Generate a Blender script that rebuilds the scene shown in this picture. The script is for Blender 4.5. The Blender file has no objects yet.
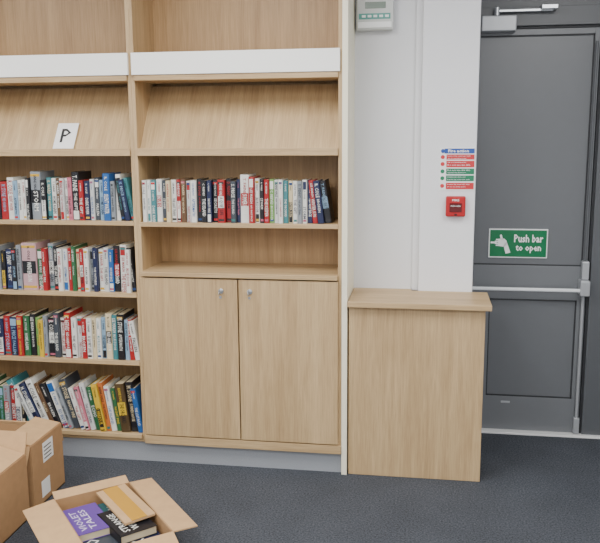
import bpy, math, random
from mathutils import Matrix, Vector
random.seed(7)
D=bpy.data; SC=bpy.context.scene
def link(o,parent=None):
    SC.collection.objects.link(o)
    if parent: o.parent=parent
    return o
def empty(name,loc=(0,0,0)):
    e=D.objects.new(name,None); e.empty_display_size=.1; e.location=loc
    return link(e)
def lin(c):
    return tuple(((v/255)/12.92 if v/255<=.04045 else ((v/255+.055)/1.055)**2.4) for v in c)
# ---------------- materials
def mat_plain(name,c,rough=.5,metal=0,noise=0,nscale=40,bump=0,emit=0,spec=.5,coat=0):
    m=D.materials.new(name); m.use_nodes=True; nt=m.node_tree; b=nt.nodes['Principled BSDF']
    c=lin(c); b.inputs['Base Color'].default_value=(*c,1); b.inputs['Roughness'].default_value=rough
    b.inputs['Metallic'].default_value=metal; b.inputs['Specular IOR Level'].default_value=spec
    tc=nt.nodes.new('ShaderNodeTexCoord'); n=nt.nodes.new('ShaderNodeTexNoise')
    n.inputs['Scale'].default_value=nscale; n.inputs['Detail'].default_value=4
    nt.links.new(tc.outputs['Object'],n.inputs['Vector'])
    if noise:
        r=nt.nodes.new('ShaderNodeValToRGB')
        r.color_ramp.elements[0].position=.3; r.color_ramp.elements[1].position=.7
        r.color_ramp.elements[0].color=(*[v*(1-noise) for v in c],1)
        r.color_ramp.elements[1].color=(*[min(1,v*(1+noise)) for v in c],1)
        nt.links.new(n.outputs['Fac'],r.inputs['Fac']); nt.links.new(r.outputs['Color'],b.inputs['Base Color'])
    if bump:
        bp=nt.nodes.new('ShaderNodeBump'); bp.inputs['Strength'].default_value=bump; bp.inputs['Distance'].default_value=.002
        nt.links.new(n.outputs['Fac'],bp.inputs['Height']); nt.links.new(bp.outputs['Normal'],b.inputs['Normal'])
    if emit:
        b.inputs['Emission Color'].default_value=(*c,1); b.inputs['Emission Strength'].default_value=emit
    return m
def mat_wood(name,axis,c1=(160,131,93),c2=(203,175,133)):
    m=D.materials.new(name); m.use_nodes=True; nt=m.node_tree; b=nt.nodes['Principled BSDF']
    tc=nt.nodes.new('ShaderNodeTexCoord')
    def layer(sc_long,sc_cross,detail,rough,dist=.3):
        mp=nt.nodes.new('ShaderNodeMapping'); s=[sc_cross]*3; s[axis]=sc_long; mp.inputs['Scale'].default_value=s
        n=nt.nodes.new('ShaderNodeTexNoise'); n.inputs['Scale'].default_value=1; n.inputs['Detail'].default_value=detail
        n.inputs['Roughness'].default_value=rough; n.inputs['Distortion'].default_value=dist
        nt.links.new(tc.outputs['Object'],mp.inputs['Vector']); nt.links.new(mp.outputs[0],n.inputs['Vector']); return n
    a=layer(1.1,22,6,.65,.6); f=layer(7,240,3,.6); g=layer(.5,5,2,.5)
    def mad(x,k,add=None):
        q=nt.nodes.new('ShaderNodeMath'); q.operation='MULTIPLY_ADD'; q.inputs[1].default_value=k; q.inputs[2].default_value=0
        nt.links.new(x,q.inputs[0])
        if add: nt.links.new(add,q.inputs[2])
        return q.outputs[0]
    v=mad(f.outputs['Fac'],.36,mad(a.outputs['Fac'],.42,mad(g.outputs['Fac'],.22)))
    r=nt.nodes.new('ShaderNodeValToRGB'); r.color_ramp.elements[0].position=.36; r.color_ramp.elements[1].position=.62
    r.color_ramp.elements[0].color=(*lin(c1),1); r.color_ramp.elements[1].color=(*lin(c2),1)
    nt.links.new(v,r.inputs['Fac']); nt.links.new(r.outputs['Color'],b.inputs['Base Color'])
    b.inputs['Roughness'].default_value=.45
    bp=nt.nodes.new('ShaderNodeBump'); bp.inputs['Strength'].default_value=.08; bp.inputs['Distance'].default_value=.001
    nt.links.new(v,bp.inputs['Height']); nt.links.new(bp.outputs['Normal'],b.inputs['Normal'])
    return m
def mat_attr(name,rough=.4):
    m=D.materials.new(name); m.use_nodes=True; nt=m.node_tree; b=nt.nodes['Principled BSDF']
    a=nt.nodes.new('ShaderNodeAttribute'); a.attribute_name='Col'
    nt.links.new(a.outputs['Color'],b.inputs['Base Color']); b.inputs['Roughness'].default_value=rough
    return m
WV=mat_wood('oak_laminate_vertical',2); WH=mat_wood('oak_laminate_horizontal',0)
WS=mat_wood('oak_laminate_slope',1)
WD=mat_wood('oak_laminate_back_shaded',2,(152,119,79),(188,154,110))  # same oak, darker and warmer: shade inside the bays put into the colour
WHITE=mat_plain('white_paint_wall',(222,223,226),.7,noise=.015,nscale=3,bump=.05)
PILW=mat_plain('white_paint_pillar',(232,233,237),.7,noise=.01,nscale=3)
STRIP=mat_plain('white_laminate_strip',(248,248,244),.4)
CREAM=mat_plain('cream_laminate',(242,236,212),.45)
PLINTH=mat_plain('grey_plinth',(160,164,170),.4,metal=.1,noise=.1,nscale=260)
DOOR=mat_plain('door_grey_paint',(110,113,117),.36,noise=.01,nscale=20)
DOORP=mat_plain('door_grey_panel',(103,106,110),.32,noise=.01,nscale=20)
FRAME=mat_plain('door_frame_dark',(84,87,91),.4)
GASK=mat_plain('dark_gasket',(40,42,46),.6)
ALU=mat_plain('aluminium',(190,194,198),.3,metal=.8)
SILV=mat_plain('silver_painted',(170,173,177),.35,metal=.3)
BAR=mat_plain('push_bar_white',(225,228,232),.3)
CARD=mat_plain('cardboard',(170,132,92),.85,noise=.06,nscale=25)
CARD2=mat_plain('cardboard_light',(190,154,112),.85,noise=.06,nscale=25)
CARDI=mat_plain('cardboard_inside',(138,104,70),.9,noise=.05,nscale=25)
TAPE=mat_plain('packing_tape',(190,142,50),.22)
PAPER=mat_plain('white_paper',(240,240,238),.6)
BLACK=mat_plain('black_ink',(25,25,28),.5)
RED=mat_plain('red_plastic',(176,24,30),.35)
SRED=mat_plain('sign_red',(200,50,55),.4); SGRN=mat_plain('sign_green',(0,112,68),.35)
SGRN2=mat_plain('sign_green_dark',(30,120,85),.4); SBLU=mat_plain('sign_blue',(40,80,160),.4)
SWHT=mat_plain('sign_white',(242,244,244),.35)
ALARM=mat_plain('alarm_grey_white',(205,208,206),.4); LCD=mat_plain('lcd_green_grey',(120,135,125),.2)
TEAL=mat_plain('alarm_teal',(90,160,150),.4)
BOOK=mat_attr('book_print',.38)
# carpet
CARP=D.materials.new('carpet_grey'); CARP.use_nodes=True
nt=CARP.node_tree; b=nt.nodes['Principled BSDF']; tc=nt.nodes.new('ShaderNodeTexCoord')
n1=nt.nodes.new('ShaderNodeTexNoise'); n1.inputs['Scale'].default_value=120; n1.inputs['Detail'].default_value=6; n1.inputs['Roughness'].default_value=.85
n2=nt.nodes.new('ShaderNodeTexNoise'); n2.inputs['Scale'].default_value=3
nt.links.new(tc.outputs['Object'],n1.inputs['Vector']); nt.links.new(tc.outputs['Object'],n2.inputs['Vector'])
r=nt.nodes.new('ShaderNodeValToRGB'); r.color_ramp.elements[0].position=.38; r.color_ramp.elements[1].position=.64
r.color_ramp.elements[0].color=(*lin((42,45,50)),1); r.color_ramp.elements[1].color=(*lin((96,100,108)),1)
nt.links.new(n1.outputs['Fac'],r.inputs['Fac'])
mx=nt.nodes.new('ShaderNodeMixRGB'); mx.blend_type='OVERLAY'; mx.inputs[0].default_value=.25
nt.links.new(r.outputs['Color'],mx.inputs[1]); nt.links.new(n2.outputs['Fac'],mx.inputs[2])
nt.links.new(mx.outputs[0],b.inputs['Base Color']); b.inputs['Roughness'].default_value=.95; b.inputs['Specular IOR Level'].default_value=.15
bp=nt.nodes.new('ShaderNodeBump'); bp.inputs['Strength'].default_value=.6; bp.inputs['Distance'].default_value=.004
nt.links.new(n1.outputs['Fac'],bp.inputs['Height']); nt.links.new(bp.outputs['Normal'],b.inputs['Normal'])

# ---------------- mesh helpers
def mesh_obj(name,vs,fs,mat,parent=None,bevel=0):
    me=D.meshes.new(name); me.from_pydata(vs,[],fs); me.update()
    if mat: me.materials.append(mat)
    o=D.objects.new(name,me); link(o,parent)
    if bevel:
        md=o.modifiers.new('bevel','BEVEL'); md.width=bevel; md.segments=2; md.limit_method='ANGLE'
    return o
BF=[(0,3,2,1),(4,5,6,7),(0,1,5,4),(1,2,6,5),(2,3,7,6),(3,0,4,7)]
def bverts(x0,x1,y0,y1,z0,z1):
    return [(x0,y0,z0),(x1,y0,z0),(x1,y1,z0),(x0,y1,z0),(x0,y0,z1),(x1,y0,z1),(x1,y1,z1),(x0,y1,z1)]
def box(name,x0,x1,y0,y1,z0,z1,mat,parent=None,bevel=.0015):
    return mesh_obj(name,bverts(x0,x1,y0,y1,z0,z1),BF,mat,parent,bevel)
def cyl(name,p,axis,rad,length,mat,parent=None,seg=24,rad2=None,bevel=0):
    rad2=rad if rad2 is None else rad2
    vs=[];fs=[]
    for k in range(2):
        R=rad if k==0 else rad2
        for i in range(seg):
            a=2*math.pi*i/seg; u,v=R*math.cos(a),R*math.sin(a); w=length*k
            q={0:(w,u,v),1:(v,w,u),2:(u,v,w)}[axis]; vs.append((p[0]+q[0],p[1]+q[1],p[2]+q[2]))
    for i in range(seg):
        j=(i+1)%seg; fs.append((i,j,seg+j,seg+i))
    fs.append(tuple(range(seg-1,-1,-1))); fs.append(tuple(range(seg,2*seg)))
    return mesh_obj(name,vs,fs,mat,parent,bevel)
_tc={}
def text_geo(s,bold=0):
    if (s,bold) in _tc: return _tc[(s,bold)]
    c=D.curves.new('t','FONT'); c.body=s; c.size=1; c.resolution_u=1; c.offset=.012+bold
    o=D.objects.new('t',c); SC.collection.objects.link(o)
    dg=bpy.context.evaluated_depsgraph_get(); me=o.evaluated_get(dg).to_mesh()
    vs=[tuple(v.co) for v in me.vertices]; fs=[tuple(p.vertices) for p in me.polygons]
    o.evaluated_get(dg).to_mesh_clear(); D.objects.remove(o); D.curves.remove(c)
    xs=[v[0] for v in vs] or [0,1]; ys=[v[1] for v in vs] or [0,1]
    r=(vs,fs,min(xs),max(xs),min(ys),max(ys)); _tc[(s,bold)]=r; return r
def text_obj(name,s,x0,z0,height,y,mat,parent,width=None,bold=0):
    vs,fs,a,b_,c,d=text_geo(s,bold); k=height/(d-c); kx=k if width is None else width/(b_-a)
    return mesh_obj(name,[(x0+(v[0]-a)*kx,y,z0+(v[1]-c)*k) for v in vs],fs,mat,parent)

# ---------------- room shell
WY=.33   # back wall
box('floor',-4.2,2.6,-6,1.0,-.05,0,CARP,bevel=0)
box('ceiling',-4.2,2.6,-6,1.0,2.8,2.85,WHITE,bevel=0)
box('wall_back',-4.2,.22,WY,WY+.6,0,2.8,WHITE,bevel=0)
box('wall_left',-4.3,-4.2,-6,1,0,2.8,WHITE,bevel=0)
box('wall_right',2.6,2.7,-6,1,0,2.8,WHITE,bevel=0)
box('wall_front',-4.2,2.6,-6.1,-6,0,2.8,WHITE,bevel=0)
box('pillar',-.035,.237,.29,.72,0,2.8,PILW,bevel=.004)
DY=.70
box('wall_door_side',.99,2.6,DY,DY+.3,0,2.8,mat_plain('grey_cladding',(100,104,109),.5),bevel=0)
box('wall_door_lintel',.2,.99,DY,DY+.3,2.33,2.8,FRAME,bevel=0)
box('baseboard_back',-4.2,-2.47,WY-.015,WY,0,.1,STRIP)
box('trim_1',-.068,-.035,.315,WY,.89,2.8,WHITE,bevel=.002)

# ---------------- door
dr=empty('door_1')
box('frame_header',.237,.99,DY-.02,DY+.1,2.235,2.33,FRAME,dr)
box('frame_jamb',.885,.99,DY-.02,DY+.1,0,2.235,FRAME,dr)
box('gasket',.873,.885,DY-.005,DY+.05,0,2.235,GASK,dr,0)
box('gasket_top',.237,.873,DY-.002,DY+.05,2.222,2.235,GASK,dr,0)
L0,L1=.16,.87; f0,f1=DY,DY+.045
box('leaf_core',L0,L1,f0+.014,f1,.012,2.22,DOORP,dr)
box('stile_hinge',L0,.265,f0,f0+.02,.012,2.22,DOOR,dr)
box('stile_lock',.845,L1,f0,f0+.02,.012,2.22,DOOR,dr)
box('rail_top',.265,.845,f0,f0+.02,2.19,2.22,DOOR,dr)
box('rail_mid',.265,.845,f0,f0+.02,.775,.965,DOOR,dr)
box('rail_bottom',.265,.845,f0,f0+.02,.012,.21,DOOR,dr)
box('lower_stile_a',.265,.355,f0,f0+.02,.21,.775,DOOR,dr)
box('lower_stile_b',.825,.845,f0,f0+.02,.21,.775,DOOR,dr)
for nm,a in (('bead_l',(.355,.361,.21,.775)),('bead_r',(.819,.825,.21,.775)),('bead_t',(.355,.825,.769,.775)),('bead_b',(.355,.825,.21,.216)),
             ('bead_u',(.265,.845,.965,.971)),('bead_ur',(.839,.845,.971,2.19)),('bead_ut',(.265,.845,2.184,2.19))):
    box(nm,a[0],a[1],f0+.004,f0+.016,a[2],a[3],GASK,dr,0)
box('kick_logo',.44,.49,f0-.002,f0+.002,.17,.182,SILV,dr)
box('bar_tube',.19,.85,f0-.075,f0-.055,.835,.853,BAR,dr,.006)
box('bar_bracket',.825,.875,f0-.085,f0,.815,.90,SILV,dr,.006)
box('bar_housing',.835,.872,f0-.05,f0,.90,1.0,SILV,dr,.006)
box('bar_end_l',.165,.20,f0-.085,f0,.80,.89,SILV,dr,.006)
cyl('vertical_rod',(.852,f0-.022,.04),2,.008,.79,SILV,dr)
cyl('vertical_rod_up',(.852,f0-.022,1.0),2,.007,1.15,FRAME,dr)
box('rod_guide',.838,.868,f0-.035,f0,.02,.11,SILV,dr,.003)
box('threshold_strip',.237,1.0,DY-.05,DY+.02,0,.012,mat_plain('threshold_light',(225,226,226),.5),dr,.003)
box('closer_body',.262,.44,f0-.07,f0,2.205,2.285,SILV,dr,.006)
box('closer_arm_a',.33,.62,f0-.06,f0-.045,2.30,2.315,ALU,dr,.003)
cyl('closer_pivot',(.34,f0-.053,2.275),2,.013,.05,ALU,dr)
box('closer_bracket',.56,.64,f0-.09,f0-.02,2.307,2.33,ALU,dr,.003)
sg=empty('push_bar_sign')
sx0,sx1,sz0,sz1=.343,.657,1.006,1.166; sy=f0+.012
box('plate',sx0,sx1,sy-.006,sy+.002,sz0,sz1,SWHT,sg,.001)
box('green_field',sx0+.006,sx1-.006,sy-.0075,sy-.005,sz0+.006,sz1-.006,SGRN,sg,0)
ty=sy-.0085
text_obj('text_line_a','Push bar',sx0+.135,sz0+.086,.044,ty,SWHT,sg,.155,.015)
text_obj('text_line_b','to open',sx0+.145,sz0+.028,.044,ty,SWHT,sg,.135,.015)
def poly(name,pts,y,mat,parent):
    return mesh_obj(name,[(p[0],y,p[1]) for p in pts],[tuple(range(len(pts)))],mat,parent)
hx,hz=sx0+.062,sz0+.085
poly('hand_palm',[(hx-.012,hz-.020),(hx+.02,hz-.024),(hx+.034,hz-.006),(hx+.034,hz+.008),(hx+.02,hz+.022),(hx-.012,hz+.020)],ty,SWHT,sg)
for k in range(4): poly('finger_%d'%(k+1),[(hx-.024-.006*(k in(1,2)),hz-.020+k*.0105),(hx+.002,hz-.020+k*.0105),(hx+.002,hz-.012+k*.0105),(hx-.024-.006*(k in(1,2)),hz-.012+k*.0105)],ty-.0003,SWHT,sg)
poly('thumb',[(hx+.0,hz+.016),(hx+.014,hz+.016),(hx+.006,hz+.044),(hx-.004,hz+.042)],ty,SWHT,sg)
poly('wrist',[(hx+.018,hz-.02),(hx+.030,hz-.062),(hx+.056,hz-.056),(hx+.034,hz+.004)],ty,SWHT,sg)
poly('bar_icon',[(hx-.052,hz-.006),(hx-.020,hz-.006),(hx-.020,hz+.004),(hx-.052,hz+.004)],ty,SWHT,sg)

# ---------------- fire action sign & call point
PY=.29
fs=empty('fire_action_sign')
box('backing',.06,.232,PY-.003,PY,1.405,1.615,SWHT,fs,.0005)
rows=[(1.588,1.612,SBLU),(1.558,1.583,SRED),(1.520,1.552,SRED),(1.486,1.514,SGRN2),(1.452,1.480,SGRN2),(1.412,1.444,SRED)]
for i,(a,b_,m) in enumerate(rows):
    if i==0:
        box('band_%d'%i,.082,.228,PY-.0045,PY-.002,a,b_,m,fs,0)
        text_obj('title','Fire action',.10,a+.005,.015,PY-.0055,SWHT,fs,.10,.015)
    else:
        box('band_%d'%i,.092,.228,PY-.0045,PY-.002,a,b_,m,fs,0)
        for j in range(2):
            text_obj('line_%d_%d'%(i,j),['Operate the alarm now','Leave by nearest exit','Go to assembly point','Do not use the lifts'][(i+j)%4],.098,b_-.011-j*.0125,.006,PY-.0055,SWHT,fs,.09+.02*((i+j)%2))
    cyl('icon_%d'%i,(.074,PY-.0045,(a+b_)/2),1,.010,.002,m,fs)
cp=empty('fire_alarm_call_point')
box('housing',.094,.190,PY-.035,PY,1.278,1.378,RED,cp,.006)
box('glass_element',.112,.172,PY-.038,PY-.033,1.30,1.345,mat_plain('dark_red_glass',(90,18,22),.2),cp,.002)
text_obj('label','FIRE',.125,1.355,.010,PY-.0362,SWHT,cp,.034)
text_obj('label_b','PRESS HERE',.118,1.328,.006,PY-.039,SWHT,cp,.048)
box('key_slot',.136,.15,PY-.037,PY-.034,1.284,1.292,BLACK,cp,0)

# ---------------- alarm panel top
al=empty('wall_alarm_keypad')
box('case',-.358,-.178,WY-.06,WY,2.185,2.36,ALARM,al,.008)
box('lcd',-.315,-.215,WY-.063,WY-.058,2.285,2.315,LCD,al,.001)
box('teal_band',-.345,-.192,WY-.062,WY-.059,2.235,2.262,TEAL,al,.001)
box('lower_lip',-.35,-.186,WY-.065,WY-.058,2.195,2.222,SWHT,al,.002)
for k in range(5): box('button_%d'%k,-.33+k*.028,-.312+k*.028,WY-.066,WY-.061,2.243,2.254,SWHT,al,.001)

# ---------------- bookcases
BK=.315; TOP=2.55
S=[1.588,1.240,.874,.518,.13]
def slope(name,x0,x1,parent):
    y0,z0,y1,z1=.035,1.616,.245,1.93; th=.016
    L=math.hypot(y1-y0,z1-z0); o=box(name,x0,x1,0,L,-th,0,WS,parent,0)
    o.location=(0,y0,z0); o.rotation_euler=(math.atan2(z1-z0,y1-y0),0,0)
def bay(name,x0,x1,lower):
    e=empty(name)
    box('side_left',x0,x0+.018,0,BK,.11,TOP,WV,e)
    box('side_right',x1-.018,x1,0,BK,.11,TOP,WV,e)
    a,b_=x0+.018,x1-.018
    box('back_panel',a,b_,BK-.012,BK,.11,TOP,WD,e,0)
    box('top_board',a,b_,0,BK-.012,TOP-.025,TOP,WH,e)
    box('upper_shelf',a,b_,0.0,BK-.012,1.945,1.972,WH,e)
    box('white_pelmet',a-.009,b_+.009,-.018,-.0005,1.972,2.075,STRIP,e)
    box('upper_shelf_edge',a,b_,-.012,0,1.945,1.971,WH,e)
    slope('sloped_display_panel',a,b_,e)
    box('display_shelf',a,b_,-.008,BK-.012,1.590,1.615,WH,e)
    box('display_lip',a,b_,-.012,-.002,1.588,1.624,WH,e)
    if lower:
        for i,z in enumerate(S[1:]):
            box('shelf_%d'%(i+1),a,b_,-.004 if i<3 else -.02,BK-.012,z+.004,z+.026,WH,e)
        box('plinth',x0,x1,.015,.03,0,.11,PLINTH,e,0)
        box('bottom_rail',a,b_,0,.018,.11,.134,WH,e)
    else:
        box('shelf_1',a,b_,-.004,BK-.012,1.240,1.262,WH,e)
        box('counter',a,b_,-.028,BK-.012,.994,1.017,WH,e)
        box('carcass_bottom',a,b_,.0,BK-.012,.125,.155,WH,e)
        box('base_rail',x0,x1,-.02,0,.110,.154,WH,e)
        g=(a+b_)/2
        for nm,p,q in (('cupboard_door_left',a-.010,g-.003),('cupboard_door_right',g+.003,b_+.002)):
            box(nm,p,q,-.021,-.002,.160,.986,WV,e,.0015)
        for i,kx in enumerate((g-.085,g+.06)):
            cyl('lock_rose_%d'%i,(kx,-.026,.928),1,.013,.006,ALU,e,bevel=.001)
            cyl('lock_barrel_%d'%i,(kx,-.036,.928),1,.008,.011,ALU,e)
            box('key_blade_%d'%i,kx-.0015,kx+.0015,-.052,-.034,.924,.932,ALU,e,0)
            cyl('key_bow_%d'%i,(kx-.0015,-.056,.924),0,.010,.003,ALU,e)
            cyl('key_tag_%d'%i,(kx+.004,-.052,.903),1,.007,.002,ALU,e)
        box('plinth',x0,x1,.015,.03,0,.110,PLINTH,e,0)
    return e
bay('bookcase',-2.45,-1.418,True)
bay('bookcase_with_cupboard',-1.418,-.397,False)
box('trim_end_panel',-.396,-.369,-.012,WY,0,TOP,CREAM,bevel=.001)

# ---------------- low cupboard
lc=empty('low_boxed_cupboard')
box('front_panel',-.362,.285,.0,.018,.001,.866,WV,lc)
box('side_left',-.362,-.344,.018,.288,.001,.866,WV,lc)
box('side_right',.267,.285,.018,.288,.001,.866,WV,lc)
box('top_board',-.366,.312,-.032,.289,.866,.892,WH,lc,.002)
box('top_board_rear',-.366,-.07,.289,WY-.001,.866,.892,WH,lc,.0)

# ---------------- books
class MB:
    def __init__(s): s.v=[];s.f=[];s.c=[]
    def add(s,vs,fs,col,M):
        o=len(s.v); s.v+= [tuple(M@Vector(v)) for v in vs]; s.f+=[tuple(i+o for i in f) for f in fs]; s.c+=[col]*len(fs)
    def obj(s,name,mat,parent=None):
        me=D.meshes.new(name); me.from_pydata(s.v,[],s.f); me.update(); me.materials.append(mat)
        at=me.color_attributes.new('Col','FLOAT_COLOR','CORNER'); k=0
        for p,c in zip(me.polygons,s.c):
            for _ in range(p.loop_total): at.data[k].color=(*c,1); k+=1
        o=D.objects.new(name,me); return link(o,parent)
TI=['THE LOST ROAD','NIGHT FIRE','SILENT WATER','A QUIET LIFE','WINTER SUN','BROKEN','THE WITNESS','FALLEN','HOME AGAIN','DARK RIVER','THE LAST TRAIN','SECRETS','ECHO','THE ORCHARD','NO WAY BACK','SUMMER HOUSE','RED HARBOUR','THE GIFT','LONG SHADOW','BLUE DOOR','THE ISLAND','AFTERMATH','STORM','THE KEEPER']
AU=['J. PARKER','ANNE HALE','M. STONE','R. COLE','S. PRICE','LEE MARSH','K. WARD','D. PENNY','T. PAINE','C. REEVES']
PG=lin((206,192,160))
def book(mb,w,h,d,col,tc,M,style):
    col=lin(col);tc=lin(tc); t=.0015; r=min(.004,w*.2)
    prof=[(0,.006),(0,r),(r,0),(w-r,0),(w,r),(w,.006)]
    vs=[(x,y,0) for x,y in prof]+[(x,y,h) for x,y in prof]; n=6
    mb.add(vs,[(i,(i+1)%n,n+(i+1)%n,n+i) for i in range(n)]+[tuple(range(n-1,-1,-1)),tuple(range(n,2*n))],col,M)
    mb.add(bverts(0,t,.006,d,0,h),BF,col,M); mb.add(bverts(w-t,w,.006,d,0,h),BF,col,M)
    mb.add(bverts(t,w-t,.006,d-.003,.002,h-.003),BF,PG,M)
    e=-.0006
    def quad(x0,x1,z0,z1,c,ee=e): mb.add([(x0,ee,z0),(x1,ee,z0),(x1,ee,z1),(x0,ee,z1)],[(0,1,2,3)],c,M)
    def vtext(s,zt,maxlen,size,c,ee=-.0012):
        vs,fs_,a,b_,c0,d0=text_geo(s); hh=d0-c0; k=size/hh; kx=min(k,maxlen/(b_-a))
        x0=w/2-size/2
        mb.add([(x0+(v[1]-c0)*k,ee,zt-(v[0]-a)*kx) for v in vs],fs_,c,M)
        return (b_-a)*kx
    x0,x1=r,w-r
    if style==1: quad(x0,x1,h*.78,h*.96,tc)
    if style==2: quad(x0,x1,h*.02,h*.2,tc)
    if style==3: quad(x0,x1,h*.35,h*.62,tc)
    if style==4: quad(x0,x1,0.004,h*.5,tc)
    acc=lin(random.choice([(180,40,40),(30,60,110),(200,160,50),(40,40,40),(50,110,110),(170,90,110)]))
    if random.random()<.5: quad(x0,x1,h*.04,h*.09,acc,-.0009)
    if random.random()<.3: quad(x0,x1,h*.90,h*.95,acc,-.0009)
    s=min(.024,(w-2*r)*random.uniform(.65,.95))
    big=random.random()<.6
    inv=lin((228,228,222)) if sum(tc)<1 else lin((30,30,35))
    tt=tc if style!=3 else inv
    zt=h*(.75 if style==1 else .93)
    vtext(random.choice(AU),zt,h*.32,s*.6 if big else s,tc)
    if big: vtext(random.choice(TI),zt-h*.36 if style!=3 else h*.6,h*.42 if style!=2 else h*.33,s,tt if style!=4 else col)
    else: vtext(random.choice(TI),zt-h*.36,h*.36,s*.7,tt if style!=4 else col)
def row(name,x,z,specs,yf=.03,hk=1.0,jit=.03):
    mb=MB()
    for sp in specs:
        w,h,col,tc,st,ln=sp; w/=1000;h/=1000; a=math.radians(ln); h*=hk*random.uniform(1-jit,1+jit)
        yy=yf+random.uniform(-.012,.014)
        if a==0:
            M=Matrix.Translation((x,yy,z)); adv=w+.0006
        else:
            M=Matrix.Translation((x,yy,z))@Matrix.Rotation(-a,4,'Y'); adv=w/math.cos(a)+.0006
        book(mb,w,h,random.uniform(.125,.15) if h<.22 else .16,col,tc,M,st); x+=adv
    return mb.obj(name,BOOK),x
W=(216,216,210);Cr=(208,192,156);K=(26,26,31);N=(30,38,72);R=(158,30,34);G=(44,96,60);T=(60,120,126);Gy=(132,138,144);Pk=(190,110,126);Y=(206,172,50);B=(34,88,150);Br=(96,70,48);LB=(130,160,184);O=(186,106,52);Gn=(108,150,80);Dg=(60,66,74);W2=(196,198,196)
mid=[(28,205,W,N,0,0),(26,207,W,T,2,0),(34,203,T,W,1,0),(38,208,W,R,3,0),(30,205,Dg,W,0,0),(28,200,Cr,R,0,0),(36,206,W,K,0,0),(30,205,R,W,4,0),(34,208,Br,Cr,0,0),(30,202,W2,R,1,0),
(36,206,W,B,0,0),(34,207,K,R,0,0),(36,206,K,W,0,0),(30,203,N,W,2,0),(38,208,K,W,0,0),(48,206,R,W,3,0),(36,208,K,R,4,0),(34,204,Dg,W,0,0),
(24,205,N,Pk,0,0),(58,230,W,R,3,0),(34,222,R,W,1,0),(30,210,W,K,2,0),(28,206,K,W,0,0),(32,206,R,W,0,0),(32,205,Gn,W,1,0),(28,203,W2,K,0,0),(28,206,W,R,0,0),(30,205,T,W,0,0),(30,200,Cr,K,4,0),(30,204,W,N,0,0),(28,205,Gy,K,0,0),(30,206,W,N,1,0),(34,205,N,W,0,0)]
tot=sum(m[0] for m in mid); kk=832/tot
mid=[(m[0]*kk,)+m[1:] for m in mid]+[(26,207,R,W,0,6),(30,206,N,W,0,7),(34,202,K,LB,3,9)]
row('row_of_books',-1.392,1.2625,mid,.02,1.01,.02)
def rnd(n,hl,hh,pal):
    out=[]
    for _ in range(n):
        c=random.choice(pal); t=random.choice((K,N,R)) if sum(c)>380 else random.choice((W,Y,Cr,LB))
        out.append((random.uniform(20,42),random.uniform(hl,hh),c,t,random.choice((0,0,0,1,2,3,4)),0))
    return out
PAL=[W,W2,Cr,K,N,R,G,T,Gy,B,Dg,W,K]
def fit(lst,total):
    t=sum(q[0] for q in lst); k=total*1000/t
    return [((q[0]*k,)+q[1:]) for q in lst]
r1=rnd(11,190,210,PAL)
l1=[(32,205,LB,K,0,0),(30,205,W,K,0,0),(26,200,W,R,0,0),(26,205,K,W,1,0),(72,248,Gy,K,3,0),(36,205,K,W,4,0),(34,205,T,Cr,0,0),(34,203,W,K,0,0),(26,204,Br,W,0,0),(30,206,W2,R,2,0),(26,205,W,K,0,0),(30,208,Pk,K,0,0),(48,248,K,W,2,0),(32,205,R,W,0,0),(36,203,N,W,0,0),(28,206,W2,B,0,0),(34,206,Dg,W,1,0),(34,204,LB,N,0,0),(46,238,B,W,0,0),(30,200,Gy,K,0,0),(36,232,W,K,0,0),(30,205,K,T,0,7),(32,205,N,LB,0,9),(30,212,T,K,0,11)]
row('row_of_books',-2.425,1.2665,fit(r1,.34)+fit(l1,.63),.02,1,.04)
l2=[(30,210,Gy,K,0,0),(96,232,(186,150,154),K,3,0),(40,200,G,W,1,0),(30,205,R,W,0,0),(36,232,Gy,W,3,0),(30,208,K,W,0,0),(30,210,W,R,0,0),(32,205,W2,B,2,0),(26,205,R,W,0,0),(26,208,G,W,0,0),(26,206,Cr,R,0,0),(28,205,R,W,3,0),(30,207,W,K,0,0),(26,205,Gy,K,1,0),(28,206,N,W,0,0),(34,210,W,R,0,0),(30,206,W2,K,0,0),(32,205,B,W,2,0),(40,226,K,R,3,0),(40,228,W,R,1,0),(28,206,W,R,0,0),(32,208,K,W,0,7)]
row('row_of_books',-2.425,.9005,rnd(4,190,210,PAL)+fit(rnd(7,190,208,PAL),.2)+fit(l2,.63),.02,1.07,.04)
l3=[(40,200,G,W,0,0),(36,206,K,W,0,0),(30,200,Gn,Y,0,0),(30,196,Y,K,0,0),(26,205,Gy,K,0,0),(44,206,K,W,3,0),(36,220,Dg,W,0,0),(34,205,W,R,0,0),(40,232,R,W,2,0),(34,205,W,K,0,0),(34,208,W2,R,1,0),(30,204,R,W,0,0),(34,208,W,K,0,0),(26,206,Cr,K,0,0),(30,207,W,T,0,0),(30,205,LB,K,2,0),(42,232,Cr,K,3,0),(34,230,T,W,0,0),(44,228,K,W,0,0),(30,208,LB,K,0,0),(34,206,R,W,0,5),(34,206,W,K,0,9)]
row('row_of_books',-2.425,.5445,fit(rnd(10,190,208,PAL),.34)+fit(l3,.63),.02,1.05,.04)
l4=[(46,225,T,W,0,24),(30,210,W2,K,0,24),(38,215,N,W,3,23),(44,230,W,K,0,22),(30,220,Br,Cr,0,21),(36,215,K,W,0,20),(46,230,W,B,1,19),(26,205,Gy,K,0,18),(48,236,Dg,Cr,0,17),(32,210,W,R,0,16),(30,205,Pk,W,2,14),(34,230,W2,N,0,13),(34,215,G,W,0,12),(36,225,Y,K,4,10),(30,220,O,K,0,10),(34,225,W,B,0,9),(32,215,G,Y,0,8),(60,232,(78,62,40),Y,3,7),(48,234,K,Cr,0,6),(34,205,B,W,0,9)]
row('row_of_books',-2.33,.1565,fit(rnd(8,190,208,PAL),.24)+fit(l4,.615),.0,1.14,.05)

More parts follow.
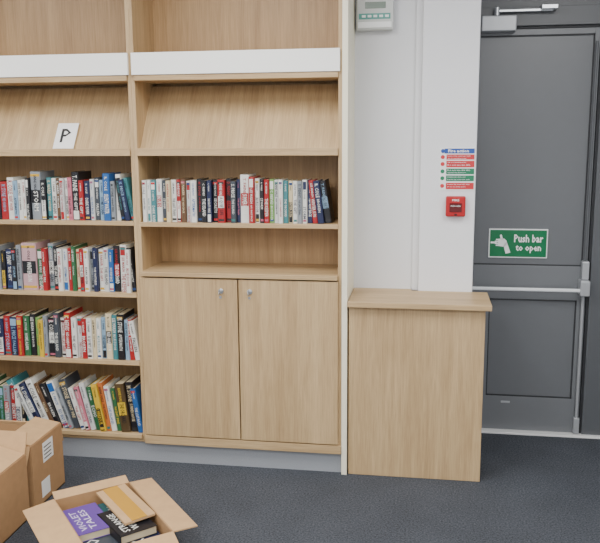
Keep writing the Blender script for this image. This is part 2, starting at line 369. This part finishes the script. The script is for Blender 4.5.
# ---------------- P card on slope
pc=empty('letter_p_card')
ang=math.atan2(.21,.314)
M=Matrix.Translation((-1.800,.026,1.6245))@Matrix.Rotation(-ang,4,'X')
def tv(vs): return [tuple(M@Vector(v)) for v in vs]
mesh_obj('card',tv(bverts(-.055,.055,0,.002,0,.15)),BF,PAPER,pc)
vs,fs_,a,b_,c,d=text_geo('P'); k=.08/(d-c)
mesh_obj('letter',tv([((v[0]-(a+b_)/2)*k,-.0008,.036+(v[1]-c)*k) for v in vs]),fs_,BLACK,pc)

# ---------------- cardboard boxes
def addflap(e,sd,w,l,h,fl,an,mat=None,th=.005):
    a=math.radians(an)
    if sd[0]=='x':
        m=bverts(0,th,.004,l-.004,0,fl); s=-1 if sd=='x0' else 1
        X=Matrix.Translation((0 if sd=='x0' else w-th,0,h))@Matrix.Rotation(s*a,4,'Y')
    else:
        m=bverts(.004,w-.004,0,th,0,fl); s=1 if sd=='y0' else -1
        X=Matrix.Translation((0,0 if sd=='y0' else l-th,h))@Matrix.Rotation(s*a,4,'X')
    return mesh_obj('flap_'+sd,[tuple(X@Vector(v)) for v in m],BF,mat or CARD2,e)
def carton(name,origin,ang,w,l,h,flaps,mat,th=.005):
    e=empty(name,(origin[0],origin[1],0)); e.rotation_euler=(0,0,ang)
    z0=.001
    box('base',0,w,0,l,z0,z0+th,CARDI,e,0)
    box('wall_x0',0,th,0,l,z0,h,mat,e,0); box('wall_x1',w-th,w,0,l,z0,h,mat,e,0)
    box('wall_y0',th,w-th,0,th,z0,h,mat,e,0); box('wall_y1',th,w-th,l-th,l,z0,h,mat,e,0)
    for sd,(fl,an) in flaps.items(): addflap(e,sd,w,l,h,fl,an)
    return e
A=carton('cardboard_box',(-2.19,-.60),0,.455,.30,.31,{'y0':(.12,150),'x0':(.14,120),'y1':(.10,165)},CARD)
addflap(A,'x1',.455,.30,.31,.13,-80)
box('label_upper',.4552,.456,.10,.20,.19,.285,PAPER,A,0)
box('label_lower',.4552,.456,.07,.15,.03,.11,PAPER,A,0)
for i in range(4): box('label_line_%d'%i,.456,.4565,.11,.18,.205+i*.018,.21+i*.018,BLACK,A,0)
Bx=carton('cardboard_box',(-2.09,-.99),0,.36,.33,.30,{'y0':(.14,160),'y1':(.10,20),'x0':(.1,120)},CARD)
addflap(Bx,'x1',.36,.33,.30,.15,-75)
cw,cl,ch=.33,.52,.18
C=carton('cardboard_box',(0,0),0,cw,cl,ch,{},CARD)
C.rotation_euler=(0,0,math.radians(40))
C.location=(-1.525+.643*cl,-.825-.766*cl,0)
addflap(C,'x1',cw,cl,ch,.105,92); addflap(C,'x0',cw,cl,ch,.13,98); addflap(C,'y1',cw,cl,ch,.05,70); addflap(C,'y0',cw,cl,ch,.12,115)
mb=MB()
def flat(x,y,z,w,l,t,rot,col,txt,tcol):
    M=Matrix.Translation((x,y,z))@Matrix.Rotation(rot,4,'Z')
    mb.add(bverts(0,w,0,l,0,.002),BF,lin(col),M); mb.add(bverts(0,w,0,l,t-.002,t),BF,lin(col),M)
    mb.add(bverts(0,.002,0,l,0,t),BF,lin(col),M); mb.add(bverts(.003,w-.003,.003,l-.003,.002,t-.002),BF,PG,M)
    words=txt.split('|'); n=len(words)
    for i,s in enumerate(words):
        vs,fs_,a,b_,c,d=text_geo(s); hh=w*.5/n*.75; k=(l*.75)/(b_-a); k2=hh/(d-c)
        mb.add([(w*.16+i*w*.5/n+hh-(v[1]-c)*k2,.1*l+(v[0]-a)*k,t+.0006) for v in vs],fs_,lin(tcol),M)
for lv in range(3):
    z=.007+lv*.040
    flat(.012,.27,z,.145,.22,.039,.02,(Gy,Dg,Br)[lv],'STORIES',W); flat(.17,.26,z,.145,.23,.039,-.02,(K,N,T)[lv],'THE SEA',W)
    flat(.012,.02,z,.145,.22,.039,.0,(R,K,Dg)[lv],'ECHO',W); flat(.17,.02,z,.145,.22,.039,.02,(W,B,N)[lv],'HOME',W)
flat(.012,.20,.128,.15,.24,.032,.04,(96,66,146),'VIOLET|TALES',(200,190,220))
flat(.150,.10,.128,.155,.235,.034,.10,K,'STRANGE|WEATHER',W)
mb.obj('book_pile',BOOK,C)
bt=box('taped_card_sleeve',.0,.13,.0,.33,0,.012,CARD2,C,.002); bt.location=(.190,.165,.168); bt.rotation_euler=(0,math.radians(-3),math.radians(3))
bt2=box('tape_band',.03,.095,-.001,.331,.0122,.013,TAPE,C,0); bt2.location=bt.location; bt2.rotation_euler=bt.rotation_euler
# ---------------- lights
def area(name,x,y,sx,sy,e,z=2.78,col=(1,.985,.955)):
    l=D.lights.new(name,'AREA'); l.shape='RECTANGLE'; l.size=sx; l.size_y=sy; l.energy=e; l.color=col
    o=D.objects.new(name,l); o.location=(x,y,z); link(o)
for x in (-2.6,-.9,.9):
    for y in (-1.3,-3.4,-5.2):
        area('ceiling_light_panel',x,y,.6,1.2,40)
w=D.worlds.new('World'); SC.world=w; w.use_nodes=True
w.node_tree.nodes['Background'].inputs[0].default_value=(.8,.85,.9,1); w.node_tree.nodes['Background'].inputs[1].default_value=.1
# ---------------- camera
yaw,pitch,roll=math.radians(9.15),math.radians(10.05),math.radians(-.40)
f=Vector((-math.sin(yaw)*math.cos(pitch),math.cos(yaw)*math.cos(pitch),-math.sin(pitch)))
r_=Vector((math.cos(yaw),math.sin(yaw),0)); u=r_.cross(f)
R2=r_*math.cos(roll)+u*math.sin(roll); U2=-r_*math.sin(roll)+u*math.cos(roll)
cam=D.cameras.new('camera'); cam.lens=790/600*36; cam.sensor_width=36
co=D.objects.new('camera',cam); link(co)
Mx=Matrix((( R2[0],U2[0],-f[0],0),(R2[1],U2[1],-f[1],-3.729),(R2[2],U2[2],-f[2],1.70),(0,0,0,1)))
co.matrix_world=Mx; SC.camera=co
